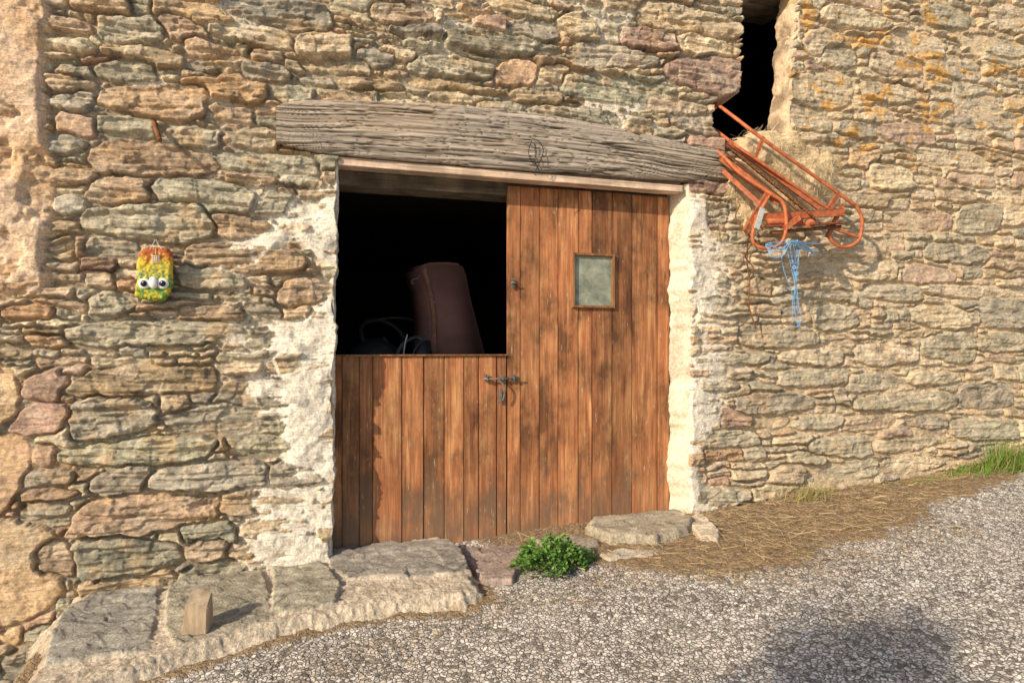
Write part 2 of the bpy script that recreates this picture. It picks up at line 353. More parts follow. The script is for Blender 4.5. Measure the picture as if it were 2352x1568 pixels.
def wall_patch(name,x0,x1,z0,z1,st,fine):
    xs=np.arange(x0,x1+st*.5,st); zs=np.arange(z0,z1+st*.5,st)
    X,Z=np.meshgrid(xs,zs); X=X.astype(np.float32); Z=Z.astype(np.float32)
    n1=fbm(X*2.1,Z*2.4,0,3); n2=fbm(X*2.3+9,Z*3+4,3,3); n3=fbm(X*13,Z*17,6,3); n4=fbm(X*15+5,Z*13,9,3)
    n5=vn(X*45,Z*60,13)
    wx=X+.09*n1+.026*n3; wz=Z+.060*n2+.018*n4+.002*n5
    ix=np.clip(((wx-RX0)/RS).astype(np.int32),0,LAB.shape[1]-1); iz=np.clip(((wz-RZ0)/RS).astype(np.int32),0,LAB.shape[0]-1)
    lab=LAB[iz,ix].copy()
    ux=X+.030*n3; uz=Z+.016*n4+.003*n5
    for i,(cx,cz,hw,hh,an,tp,_,shr,pw) in enumerate(SPEC):
        i0=max(0,int((cx-hw*1.2-x0)/st)); i1=int((cx+hw*1.2-x0)/st)+1; j0=max(0,int((cz-hh*1.6-z0)/st)); j1=int((cz+hh*1.6-z0)/st)+1
        if i1<=0 or j1<=0 or i0>=X.shape[1] or j0>=X.shape[0]: continue
        lx=(ux[j0:j1,i0:i1]-cx); lz=(uz[j0:j1,i0:i1]-cz); lz=lz-an*lx; lx=lx-shr*lz
        k=1+tp*lx/hw
        m=(np.abs(lx/hw)**pw+np.abs(lz/(hh*np.clip(k,.55,1.1)))**4)<1
        sub=lab[j0:j1,i0:i1]; sub[m]=NL+i
    it=8
    bd=np.zeros(lab.shape,bool); bd[:,1:]|=lab[:,1:]!=lab[:,:-1]; bd[1:,:]|=lab[1:,:]!=lab[:-1,:]
    d=np.where(bd,0.,float(it)).astype(np.float32)
    for _ in range(it):
        d[1:]=np.minimum(d[1:],d[:-1]+1); d[:-1]=np.minimum(d[:-1],d[1:]+1)
        d[:,1:]=np.minimum(d[:,1:],d[:,:-1]+1); d[:,:-1]=np.minimum(d[:,:-1],d[:,1:]+1)
    d=blur(d,2)*st
    cnt=np.bincount(lab.ravel(),minlength=NT)+1
    mx=(np.bincount(lab.ravel(),X.ravel(),minlength=NT)/cnt)[lab]; mz=(np.bincount(lab.ravel(),Z.ravel(),minlength=NT)/cnt)[lab]
    right=sst(2.2,3.4,X)
    fl=lab.astype(np.float32); gr=GRAN[lab]; tg=gr*(1-.45*right)
    sz=Z-ANG[lab]*(X-mx)
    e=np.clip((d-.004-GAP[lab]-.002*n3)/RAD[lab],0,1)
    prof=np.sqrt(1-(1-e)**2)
    st1=vn(X*5+fl*3.7,sz*85+fl*1.3,2); st2=vn(X*11+fl*2.1,sz*150,4)
    t1=vn(X*3.5+fl*5.1,sz*24+fl,8); t2=vn(X*7+fl*1.9,sz*45+fl*2,12); t3=vn(X*9+fl*4.9,Z*9+fl*2,18); t4=vn(X*14+fl*2.9,sz*36+fl*3,10)
    H=THK[lab]*prof+OFF[lab]*prof+(TX[lab]*(X-mx)+TZ[lab]*(1-.4*right)*(Z-mz))*prof
    H=H+prof*(tg*(.0045*st1+.003*st2+.015*(sst(-.05,.05,t1)-.5)+.010*(sst(-.05,.03,t2)-.5)+.007*(sst(-.04,.04,t3)-.5)+.006*(sst(-.04,.04,t4)-.5))+.009*n3+.003*n5)
    cut=fbm(X*5,Z*5,14,4); fine_n=fbm(X*30,Z*30,16,3)
    amtL=sst(-.60,.05,X+.18*cut)*sst(.3,.16,X)*sst(2.15,1.85,Z+.1*n1)*(.18+.82*sst(-.22,.08,vn(X*2.5,Z*3.4,7)+.45*sst(-.15,.15,X)))
    amtR=sst(2.95,2.42,X+.16*cut)*sst(2.2,2.3,X)*sst(2.35,2.0,Z+.1*n1)*(.30+.70*sst(-.25,.20,vn(X*3,Z*3,11)+.35*sst(2.65,2.4,X)))
    amt=np.maximum(amtL,amtR)
    spots=sst(.20,.45,vn(X*2.7+3,Z*4.5,19))*.8*sst(-1.1,-.8,X)*sst(2.0,2.5,Z)*sst(2.9,2.4,X)
    M=-.014+.022*right+.008*cut+.003*fine_n+amt*(.052+.028*cut)+spots*.026
    plas=sst(-1.16,-1.24,X+.06*cut)*sst(1.36,1.50,Z+.12*cut)*(.75+.5*sst(-.25,.05,cut))
    M=np.maximum(M,-.016+plas*(.062+.010*cut)+.005*fine_n)
    M=M+sst(.12,.0,Z-gz(X,0)+.04*cut)*.012
    ism=M>H
    H=np.where(ism,M+.002*fine_n,H)
    c=CB[lab]
    ca=vn(X*9+fl*3.3,sz*22+fl,15)[...,None]; cb2=vn(X*24+fl,sz*60,17)[...,None]; cc=fbm(X*7+2,Z*9,20,3)[...,None]
    c=c*(1+.20*ca+.20*cb2*gr[...,None])
    c=c+(L3((.57,.38,.20))-c)*(sst(.10,.55,cc)*.50)
    c=c+(L3((.64,.53,.38))-c)*(sst(.12,.6,-cc)*.5)
    c=c+(L3((.58,.48,.33))-c)*(.28*right)[...,None]
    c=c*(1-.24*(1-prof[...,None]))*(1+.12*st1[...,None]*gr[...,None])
    mo_w=L3((.80,.72,.59)); mo_d=L3((.28,.20,.125)); mo_t=L3((.60,.465,.30))
    mc=mo_d+(mo_t-mo_d)*(right*.95+.35*sst(-.3,.3,cut))[...,None].clip(0,1)
    mc=mc+(mo_w-mc)*np.clip(amt*1.5+spots,0,1)[...,None]
    pA=L3((.70,.45,.25)); pB=L3((.74,.54,.37))
    pc=pA+(pB-pA)*sst(-.3,.3,n1)[...,None]
    mc=mc+(pc-mc)*np.clip(plas*1.2,0,1)[...,None]
    mc=mc*(1+.18*fine_n[...,None])
    c=np.where(ism[...,None],mc,c)
    lz=fbm(X*7.5+31,Z*11+7,21,4)
    reg=sst(2.25,2.9,X+.45*n1)*sst(2.20,2.85,Z+.25*n2)+.22*sst(2.9,3.3,X)*sst(1.4,2.3,Z)
    lm=sst(.26,.36,lz+.18*fine_n+.08*n5-.24*(1-np.clip(reg,0,1)))*np.clip(reg*1.4,0,1)*(~ism)*sst(-.01,.02,H)
    c=c+(L3((.68,.36,.08))-c)*(.74*lm)[...,None]
    dk=sst(.25,.5,fbm(X*12+3,Z*16,5,3))*.34
    c=c*(1-dk[...,None])
    if fine:
        bs=sdf(X,Z,beam_poly); H=np.where(bs>.004,np.minimum(H,-.03),H)
        sL=X-XL0; sR=XRF+.012-X; sT=OPT-Z
        ins=(sL>0)&(sR>0)&(sT>0)
        dpt=np.minimum(np.minimum(sL,sR),sT)
        ls=sdf(X,Z,loft)
        H=np.where(ins,np.minimum(H,-dpt*10),H); H=np.where(ls>0,np.minimum(H,-ls*14),H)
        keep=~((ins&(dpt>.013))|((ls>.0)&(H<-.36))|((ls>.008)&(X>3.05)&(Z>2.66)))
        H=np.maximum(H,-.40)
        jag=.015*vn(Z*9,Z*0,2)+.007*vn(Z*34,Z*0+3,3)+.02*(Z-1)
        near=np.exp(-((X-XL0)/.07)**2)*(Z<2.25)
        jr=.016*vn(Z*8,Z*0+5,6)+.008*vn(Z*26,Z*0+1,7)
        nearR=np.exp(-((X-XRF)/.07)**2)*(Z<2.25)
        nearF=np.exp(-((X-3.11)/.12)**2)*(Z>2.7)
        Xo=X+jag*near+jr*nearR+.03*vn(Z*7,Z*0+2,9)*nearF
    else: keep=None; Xo=X
    c=np.clip(c,.01,.85).astype(np.float32)
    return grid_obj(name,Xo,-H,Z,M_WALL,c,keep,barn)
wall_patch('stone_wall_front',-1.75,5.95,-.62,4.1,.0054,True)
wall_patch('stone_wall_front_west',-4.3,-1.74,-.9,4.1,.02,False)
wall_patch('stone_wall_front_east',5.94,9.3,-.4,4.1,.02,False)
wall_patch('stone_wall_front_upper',-4.3,9.3,4.09,5.4,.02,False)
# --- rendered reveals
def reveal(name,edge,prof,col,amp,seed,flip,stain=.22,jr=None):
    zs=np.arange(min(e[1] for e in edge),max(e[1] for e in edge),.006)
    se=sorted(edge,key=lambda q:q[1])
    ex=np.interp(zs,[e[1] for e in se],[e[0] for e in se])
    if jr is not None: ex=ex+jr(zs)
    pd=np.array(prof); sl=np.concatenate([[0],np.cumsum(np.hypot(np.diff(pd[:,0]),np.diff(pd[:,1])))])
    ss=np.arange(0,sl[-1],.006)
    px=np.interp(ss,sl,pd[:,0]); py=np.interp(ss,sl,pd[:,1])
    for _ in range(4): px[1:-1]=(px[:-2]+px[2:]+px[1:-1])/3; py[1:-1]=(py[:-2]+py[2:]+py[1:-1])/3
    Sg,Zg=np.meshgrid(ss,zs)
    X=px[None,:]+ex[:,None]; Y=np.repeat(py[None,:],len(zs),0)
    n=fbm(Sg*9,Zg*9,seed,4); n2=fbm(Sg*45,Zg*45,seed+4,3)
    lf=fbm(Sg*0+1,Zg*4,seed+2,4)
    front=sst(.05,.0,Sg)
    X=X+amp*n+.003*n2+1.0*amp*lf; Y=Y-amp*.8*n-.003*n2+front*(.02+.05*sst(-.1,.3,vn(Zg*13,Sg*12,seed+5)))
    c=L3(col)*(1+.14*n+.12*n2)[...,None]
    st_=sst(.1,.45,fbm(Sg*6+4,Zg*5,seed+7,3))[...,None]
    c=c*(1-stain*st_)
    grid_obj(name,X,Y,Zg,M_LIME,np.clip(c,.02,.85).astype(np.float32),None,barn,flip)
jrf=lambda z:.016*vn(z*8,z*0+5,6)+.008*vn(z*26,z*0+1,7)
reveal('jamb_render_right',[(XRF,-.12),(XRF,2.19)],[(.055,.004),(.022,-.020),(.0,-.014),(-.035,.035),(-.066,.11),(-.07,.34)],(.74,.64,.48),.010,3,False,.25,jrf)
reveal('jamb_render_left',[(XL0-.018,-.12),(XL0+.022,2.19)],[(-.05,-.006),(-.018,-.026),(.004,-.014),(.006,.05),(.0,.34)],(.72,.64,.51),.011,8,True,.3)
reveal('loft_render_right',loftR,[(.06,.0),(.03,-.028),(.006,-.02),(-.012,.03),(-.02,.13),(-.012,.17)],(.66,.49,.32),.020,12,False,.5,lambda z:.02*vn(z*7,z*0+2,9))
def quadobj(name,pts,mat,parent):
    me=bpy.data.meshes.new(name); me.from_pydata([tuple(p) for p in pts],[],[tuple(range(len(pts)))]); me.materials.append(mat)
    return link(bpy.data.objects.new(name,me),parent)
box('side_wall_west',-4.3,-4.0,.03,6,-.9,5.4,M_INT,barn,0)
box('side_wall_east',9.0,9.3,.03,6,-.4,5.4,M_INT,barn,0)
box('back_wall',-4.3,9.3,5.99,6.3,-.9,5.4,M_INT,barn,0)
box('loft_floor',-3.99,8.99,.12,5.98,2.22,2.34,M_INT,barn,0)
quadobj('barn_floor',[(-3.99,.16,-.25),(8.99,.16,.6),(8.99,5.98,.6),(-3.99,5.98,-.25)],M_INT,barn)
prism('roof',[(-4.5,-.05,5.4),(-4.5,3.1,7.2),(-4.5,6.6,5.4)],(14.0,0,0),M_ROOF,barn,0)
# --- lintel beam
xs=np.arange(-.14,2.712,.005)
top=np.interp(xs,[-.14,.0,.3,.9,1.5,2.1,2.45,2.71],[2.425,2.475,2.50,2.535,2.53,2.475,2.435,2.415])+.008*fbm(xs*6,xs*0,3,3)
bot=np.interp(xs,[-.14,.1,.6,1.4,2.2,2.71],[2.225,2.190,2.185,2.19,2.195,2.235])+.006*fbm(xs*5,xs*0+3,5,3)
nb,nf,nt_=8,80,8
Xg=[];Yg=[];Zg=[]
for s in range(nb): Xg.append(xs); Yg.append(np.full_like(xs,.30-(.30+.05)*s/nb)); Zg.append(bot.copy())
for s in range(nf+1):
    f=s/nf; zz=bot+(top-bot)*f
    rnd=.022*(abs(2*f-1)**6)
    Xg.append(xs); Zg.append(zz); Yg.append(-.062+rnd-.008*np.sin(f*3.1)+0*xs)
for s in range(1,nt_+1): Xg.append(xs); Yg.append(np.full_like(xs,-.04+.34*s/nt_)); Zg.append(top.copy())
Xg=np.array(Xg);Yg=np.array(Yg);Zg=np.array(Zg)
arch=.05*np.sin((Xg+.14)/2.85*3.14)+.012*fbm(Xg*3,Zg*5,10,3)
zq=Zg-arch
g1=vn(Xg*1.3,zq*75,1); g2=vn(Xg*3.2+4,zq*150,2); g3=vn(Xg*.9+8,zq*38,3); g4=vn(Xg*1.8+3,zq*110,5)
crack=sst(.12,.0,np.abs(g3))*sst(-.35,.1,vn(Xg*2,Zg*8,6))+.8*sst(.10,0,np.abs(g1))*sst(-.3,.2,vn(Xg*3,Zg*10,7))+.6*sst(.1,0,np.abs(g4))
front=(Yg<-.02)
Yg=Yg+np.where(front,.014*np.clip(crack,0,1.2)-.004*g2-.005*g1,0)
Yg=Yg+.006*fbm(Xg*3,Zg*9,8,3)
br=.90+.28*g2+.20*g1
col=np.stack([.50*br,.42*br,.335*br],-1)*(1-.80*np.clip(crack,0,1))[...,None]
warm=sst(-.1,.5,fbm(Xg*1.7,Zg*6,9,3))[...,None]
col=col*(1-warm*.35)+np.array([.42,.29,.175])*warm*.35
grid_obj('lintel_beam',Xg,Yg,Zg,M_BEAM,np.clip(col,.02,.8).astype(np.float32),None,barn,True)
for e_,nm in ((0,'end_left'),(-1,'end_right')):
    x=xs[e_]; prism('lintel_beam_'+nm,[(x,-.045,bot[e_]),(x,-.045,top[e_]),(x,.3,top[e_]),(x,.3,bot[e_])],(.004 if e_==0 else -.004,0,0),M_OLD,barn,0)
prism('lintel_board',[(.185,-.022,2.132),(2.365,-.022,2.128),(2.365,-.022,2.170),(.185,-.022,2.180)],(0,.10,0),M_PALE,barn,.003)
box('door_header',.12,2.5,.14,.34,2.065,2.20,M_OLD,barn,.004)
box('packing_timber',.19,2.36,.0,.3,2.176,2.20,M_OLD,barn,0)
for i in range(4): box('loft_lintel_plank',2.72,3.42,.03+.13*i,.153+.13*i,3.60+.012*(i%2),3.68,M_OLD,barn,.004)
# --- doors
YD=.10
def boards(name,edges,ztop,zbot,ybase,parent,hole=None):
    bm=bmesh.new()
    for i in range(len(edges)-1):
        x0,x1=edges[i]+.0016,edges[i+1]-.0016
        segs=[(x0,x1,zbot[i],ztop[i])]
        if hole and x1>hole[0] and x0<hole[1]:
            segs=[(x0,x1,zbot[i],hole[2]),(x0,x1,hole[3],ztop[i])]
            if hole[0]-x0>.01: segs.append((x0,hole[0],hole[2]-.004,hole[3]+.004))
            if x1-hole[1]>.01: segs.append((hole[1],x1,hole[2]-.004,hole[3]+.004))
        dy=random.uniform(-.0025,.0025)
        for si,(xa,xb,a,b_) in enumerate(segs):
            g=bmesh.ops.create_cube(bm,size=1)['verts']
            off=0.0004 if si>1 else 0
            for v in g: v.co=Vector((xa+(v.co.x+.5)*(xb-xa),ybase+dy+off+(v.co.y+.5)*.028,a+(v.co.z+.5)*(b_-a)))
            es=[e for e in {e for v in g for e in v.link_edges} if not (hole and len(segs)>1 and abs(e.verts[0].co.z-e.verts[1].co.z)<1e-6)]
            bmesh.ops.bevel(bm,geom=es,offset=.0035,segments=2,affect='EDGES')
    me=bpy.data.meshes.new(name); bm.to_mesh(me); bm.free()
    C=np.ones((len(me.vertices),4),np.float32)
    rc=[(random.random(),random.random(),random.random()) for _ in edges]
    for v in me.vertices:
        k=max(0,min(len(edges)-2,int(np.searchsorted(edges,v.co.x))-1)); C[v.index,:3]=rc[k]
    a=me.color_attributes.new('Col','FLOAT_COLOR','POINT'); a.data.foreach_set('color',C.ravel())
    me.materials.append(M_DOOR)
    return link(bpy.data.objects.new(name,me),parent)
le=[W(p,900,YD).x for p in (760,786,826,857,924,974,1022,1067,1101,1142,1165.5)]
re_=[W(p,800,YD).x for p in (1167,1197,1241,1284,1330,1362,1408,1454,1512,1540)]
zt=W(970,817,YD).z
boards('lower_door_leaf',le,[zt+random.uniform(-.002,.002) for _ in le],[-.055,-.055,-.055,-.058,-.05,-.062,-.07,-.07,-.078,-.08],YD+.014,barn)
h0=W(1315,581,YD); h1=W(1410,707,YD)
boards('upper_door_leaf',re_,[2.122]*12,[-.09,-.09,-.06]+[-.05]*8,YD+.012,barn,(h0.x,h1.x,h1.z,h0.z))
box('door_backing_lower',le[0],le[-1]-.004,YD+.030,YD+.045,-.03,zt-.012,M_OLD,barn,0)
box('door_backing_upper',re_[0]+.004,re_[-1],YD+.030,YD+.040,-.05,h1.z-.01,M_OLD,barn,0)
box('door_backing_upper_top',re_[0]+.004,re_[-1],YD+.030,YD+.040,h0.z+.01,2.12,M_OLD,barn,0)
box('door_cap_rail',le[0],le[-1]-.003,YD-.003,YD+.046,zt-.001,zt+.008,M_FRAME,barn,.002)
fw=.013
for nm,a in (('l',(h0.x-.003,h0.x+fw,h1.z-.003,h0.z+.003)),('r',(h1.x-fw,h1.x+.003,h1.z-.003,h0.z+.003)),('t',(h0.x+fw,h1.x-fw,h0.z-fw,h0.z+.003)),('b',(h0.x+fw,h1.x-fw,h1.z-.003,h1.z+fw))):
    box('door_window_frame_'+nm,a[0],a[1],YD-.012,YD+.03,a[2],a[3],M_FRAME,barn,.002)
box('door_window_glass',h0.x+.008,h1.x-.008,YD+.010,YD+.016,h1.z+.008,h0.z-.008,M_GLASS,barn,0)
# hardware
yb=YD-.012
p=W(1110,870,yb); q=W(1195,874,yb)
tube('bolt_rod',[(p.x,yb-.004,p.z),(q.x,yb-.004,p.z)],.0055,M_IRON,barn)
for px,wd in ((1119,.011),(1155,.014),(1180,.013)):
    a=W(px,868,yb)
    box('bolt_plate',a.x-wd,a.x+wd,YD-.005,YD+.002,a.z-.026,a.z+.022,M_IRON,barn,.002)
    box('bolt_staple',a.x-.006,a.x+.006,yb-.013,yb+.006,p.z-.012,p.z+.010,M_IRON,barn,.003)
    for s in (-1,1):
        for s2 in (-.020,.017):
            bm=bmesh.new(); bmesh.ops.create_uvsphere(bm,u_segments=8,v_segments=6,radius=.0035)
            for v in bm.verts: v.co=v.co+Vector((a.x+s*.007,YD-.006,a.z+s2))
            bm_obj('bolt_screw',bm,M_IRON,barn,True)
a=W(1146,872,yb-.012)
tube('bolt_handle',[a,W(1156,884,yb-.022),W(1159,902,yb-.02),W(1155,920,yb-.012)],.005,M_IRON,barn)
c_=W(1152,926,yb-.01)
box('bolt_tab',c_.x-.013,c_.x+.010,YD-.006,YD+.001,c_.z,c_.z+.085,M_IRON,barn,.003)
a=W(1180,650,yb)
box('catch_plate',a.x-.012,a.x+.008,YD-.005,YD+.002,a.z-.030,a.z+.030,M_IRON,barn,.002)
tube('catch_hook',[(a.x-.016,yb,a.z),(a.x,yb-.012,a.z+.002),(a.x+.024,yb,a.z-.004)],.0045,M_IRON,barn)
# --- interior machine
mach=empty('farm_machine')
Y=.80
out=[W(*p_,Y) for p_ in ((968,612),(985,602),(1040,601),(1062,606),(1072,625),(1082,680),(1100,750),(1119,822),(1119,900),(985,900),(985,822),(990,740),(980,670))]
prism('mudguard',[(p_.x,Y,p_.z) for p_ in out],(-.10,.45,0),M_BROWN,mach,.018,4,True)
inn=[W(*p_,Y-.006) for p_ in ((970,622),(978,612),(990,660),(1000,720),(1003,822),(1003,890),(988,890),(988,822),(993,740),(984,672))]
prism('mudguard_lip',[(p_.x,p_.y,p_.z) for p_ in inn],(0,-.012,0),M_LIP,mach,.003,2)
for (x_,y_) in ((987,650),(992,680),(997,695),(1000,770)):
    a=W(x_,y_,Y-.02); box('bolt_head',a.x-.006,a.x+.006,a.y-.006,a.y+.004,a.z-.007,a.z+.007,M_IRON,mach,.002)
tube('hook',[W(968,628,Y-.05),W(958,640,Y-.06),W(948,642,Y-.06),W(946,650,Y-.06),W(952,652,Y-.06)],.004,M_IRON,mach)
def ring(name,c,R,r,mat,parent,ax=(0,1,0),sq=1.0):
    ax=Vector(ax).normalized(); u=ax.orthogonal().normalized(); w=ax.cross(u)
    tube(name,[Vector(c)+u*R*math.cos(t)+w*R*sq*math.sin(t) for t in [i*2*math.pi/20 for i in range(21)]],r,mat,parent,8,2)
ring('steering_wheel',W(880,775,Y+.3),.17,.016,M_DARKM,mach,(.4,-1,.9))
tube('steering_column',[W(880,775,Y+.3),W(930,860,Y+.5)],.02,M_DARKM,mach)
tube('hose_upper',[W(850,742,Y+.2),W(880,732,Y+.15),W(920,730,Y+.2),W(950,736,Y+.3),W(972,750,Y+.3)],.009,M_DARKM,mach)
tube('hose_lower',[W(905,830,Y-.1),W(925,790,Y-.1),W(960,775,Y-.05),W(985,800,Y-.1)],.012,M_SEAL,mach)
tube('cable',[W(925,830,Y-.15),W(930,790,Y-.16),W(936,768,Y-.15)],.004,M_WHITE,mach)
tube('cable_b',[W(940,832,Y-.15),W(955,800,Y-.16),W(978,772,Y-.15),W(985,760,Y-.1)],.004,M_SEAL,mach)
bm=bmesh.new(); bmesh.ops.create_uvsphere(bm,u_segments=20,v_segments=12,radius=1)
c_=W(860,830,Y+.25)
for v in bm.verts: v.co=Vector((c_.x+v.co.x*.22,c_.y+v.co.y*.22,c_.z-.05+v.co.z*.22))
bm_obj('engine_cowl',bm,M_DARKM,mach,True)
bm=bmesh.new(); bmesh.ops.create_cone(bm,cap_ends=True,segments=20,radius1=.09,radius2=.05,depth=.2)
c_=W(970,815,Y-.1)
for v in bm.verts: v.co=v.co+c_
bm_obj('filter_housing',bm,M_DARKM,mach,True)
box('chassis',.3,1.35,.9,1.6,-.02,.75,M_DARKM,mach,.03)

# ================================================================ GROUND
def axis(f0,f1,st,lo,hi):
    a=list(np.arange(f0,f1,st)); 
    k=st; x=f1; r=[]
    while x<hi: r.append(x); k*=1.18; x+=k
    r.append(hi); k=st; x=f0-k; l=[]
    while x>lo: l.append(x); k*=1.18; x-=k
    l.append(lo); return np.array(l[::-1]+a+r)
gx=axis(-1.7,6.0,.010,-150,150); gy=axis(-2.9,.15,.010,-150,150)
X,Y_=np.meshgrid(gx,gy)
apron=[G(*p_,.06) for p_ in ((1028,1236),(1062,1262),(1092,1305),(1112,1345),(1070,1372),(930,1378),(780,1405),(660,1432),(560,1460),(400,1505),(250,1562),(150,1620))]
ap=[(p_.x,p_.y) for p_ in apron]
lft=[(ap[-1][0]-.25,ap[-1][1]),(-1.08,-.62),(-1.16,-.30),(-1.14,.12),(ap[0][0],.12)]
ap=ap+lft
near=(np.abs(X-2)<4.6)&(np.abs(Y_+1.4)<2.2)
sa=np.full(X.shape,-9.,np.float32); sa[near]=sdf(X[near],Y_[near],ap)
Zg=gz(X,Y_)
Zg=Zg-.42*sst(-1.12,-1.35,X)*sst(-3,-1.5,Y_)
nA=fbm(X*2.5,Y_*2.5,3,3); nB=fbm(X*14,Y_*14,5,3)
Zg=Zg+.010*nA+.003*nB
nC=vn(X*48,Y_*48,11)*near
Zg=Zg+.0036*nC
Zg=Zg-.03*sst(.02,.25,sa)
edge_y=np.interp(X,[1.0,1.6,2.0,2.6,3.3,4.0,4.6,5.4,9],[-.42,-.52,-.88,-.90,-.74,-.55,-.36,-.22,-.2])
dirtm=sst(-.12,.14,Y_-edge_y+.16*nA+.06*nB)*sst(.85,1.2,X)
strip=sst(-.16,-.02,sa+.05*nB)*sst(.3,.0,-sa)
dirtm=np.maximum(dirtm,strip*.85)
dirtm=np.maximum(dirtm,sst(-.4,0.1,Y_)*sst(-1,-1.2,X))
Zg=Zg+dirtm*(.008+.010*nB)
col=np.zeros(X.shape+(3,),np.float32); col[...,0]=np.clip(dirtm,0,1)*.62
grid_obj('ground',X,Y_,Zg,M_ROAD,col,None,None)
# --- flagstone apron
st=.0055
X,Y_=np.meshgrid(np.arange(-1.6,1.25,st),np.arange(-1.75,.14,st)); X=X.astype(np.float32);Y_=Y_.astype(np.float32)
s=sdf(X,Y_,ap)
n1=fbm(X*4,Y_*4,2,3); n2=fbm(X*22,Y_*22,6,3); n3=fbm(X*60,Y_*60,8,3)
s=s+.020*n1+.006*n2+.005*n3
Z=gz(X,Y_)+.062*sst(-.015,.06,s)+.010*n1+.006*n2+.006*n3-.05*sst(0,-.04,s)
cc=np.array([.60,.50,.37],np.float32)*(1+.20*n2+.22*n3)[...,None]*np.ones(X.shape+(1,),np.float32)
earth=np.array([.26,.18,.105],np.float32)
cc=cc+(earth-cc)*(sst(.2,-.2,s*5+.6*n1)*.5)[...,None]
flags=[([(140,1400),(235,1350),(330,1340),(368,1352),(355,1440),(345,1490),(250,1505),(100,1530),(110,1470)],(.37,.34,.28)),
([(385,1350),(430,1322),(600,1312),(615,1330),(618,1420),(560,1440),(405,1478),(378,1440)],(.39,.345,.255)),
([(624,1300),(740,1290),(785,1335),(770,1385),(690,1402),(628,1410)],(.39,.35,.26)),
([(752,1262),(860,1246),(1028,1240),(1060,1262),(1085,1310),(960,1322),(800,1328),(758,1300)],(.32,.285,.235)),
([(190,1345),(370,1318),(385,1335),(230,1347)],(.48,.36,.23))]
for fi,(pl,fc) in enumerate(flags):
    fp=[(G(*p_,.07).x,G(*p_,.07).y) for p_ in pl]
    fs=sdf(X,Y_,fp)+.014*n1+.010*n2
    m=sst(-.004,.008,fs)
    lay=.009*(sst(-.04,.04,vn(X*5+fi*9,Y_*8,4))-.5)+.006*(sst(-.03,.03,vn(X*9+Y_*5+fi,Y_*12,9))-.5)+.005*(sst(-.03,.03,vn(X*18+Y_*9+fi,Y_*26,3))-.5)
    cr=sst(.06,0,np.abs(vn(X*3+fi+Y_*2,Y_*9-X*2,13)))
    Z=Z*(1-m)+m*(gz(X,Y_)+.062+.014+.004*n1+lay+.004*fbm(X*14,Y_*20,11,4)-.005*cr)
    fcol=np.array(fc,np.float32)*(1+.35*fbm(X*6+fi,Y_*10,12,4)+.2*n2)[...,None]*(1-.45*cr)[...,None]
    cc=cc*(1-m[...,None])+fcol*m[...,None]
grid_obj('flagstone_step',X,Y_,Z,M_SLAB,np.clip(cc,.02,.8).astype(np.float32),s>-.05,None)
def slab(name,pl,dz,th,colr,seed):
    P=[G(*p_,dz) for p_ in pl]
    xs_=[p_.x for p_ in P]; ys_=[p_.y for p_ in P]
    X,Y_=np.meshgrid(np.arange(min(xs_)-.03,max(xs_)+.03,.006),np.arange(min(ys_)-.03,max(ys_)+.03,.006))
    s=sdf(X,Y_,[(p_.x,p_.y) for p_ in P])+.018*fbm(X*12,Y_*12,seed,3)
    Z=gz(X,Y_)+dz+.010*fbm(X*5,Y_*7,seed+1,3)+.010*(sst(-.03,.03,vn(X*7,Y_*14,seed+2)))+.006*sst(-.03,.03,vn(X*14,Y_*30,seed+4))-th*(1-np.sqrt(1-(1-np.clip((s+.01)/.018,0,1))**2))-(s<-.008)*.03
    c=np.array(colr)*(1+.35*fbm(X*8,Y_*14,seed+3,4))[...,None]
    grid_obj(name,X,Y_,Z,M_SLAB,np.clip(c,.02,.8).astype(np.float32),s>-.018,None)
slab('stone_slab',[(1345,1208),(1370,1190),(1470,1180),(1550,1172),(1588,1190),(1580,1212),(1500,1232),(1400,1232)],.052,.05,(.42,.36,.26),2)
slab('stone_slab',[(1050,1262),(1170,1250),(1215,1262),(1200,1300),(1175,1332),(1110,1335),(1090,1300)],.022,.05,(.38,.29,.235),6)
slab('stone_slab',[(1230,1240),(1330,1230),(1375,1250),(1360,1268),(1260,1262)],.022,.04,(.38,.32,.235),9)
slab('stone_slab',[(1380,1272),(1430,1262),(1510,1262),(1500,1272),(1400,1285)],.016,.03,(.52,.45,.34),12)
slab('stone_slab',[(1575,1185),(1605,1180),(1655,1215),(1645,1232),(1610,1228)],.035,.05,(.62,.52,.38),14)
# --- wooden block on the apron
a=G(414,1458,.078); b_=G(474,1450,.078); dy=Vector((.25,.97,0))
base=[a,b_,b_+dy*.085,a+dy*.085]
bm=bmesh.new()
lo=[bm.verts.new(p_-Vector((0,0,.012))) for p_ in base]
tops=[a+Vector((.018,.0,.125)),b_+Vector((.004,0,.105)),b_+dy*.08+Vector((-.004,0,.150)),a+dy*.08+Vector((.022,0,.180))]
up=[bm.verts.new(p_) for p_ in tops]
bm.faces.new(lo); bm.faces.new(up)
for i in range(4): bm.faces.new([lo[i],lo[(i+1)%4],up[(i+1)%4],up[i]])
bmesh.ops.recalc_face_normals(bm,faces=bm.faces)
bmesh.ops.bevel(bm,geom=bm.edges[:],offset=.004,segments=2,affect='EDGES')
bm_obj('wood_block',bm,M_BLOCK)

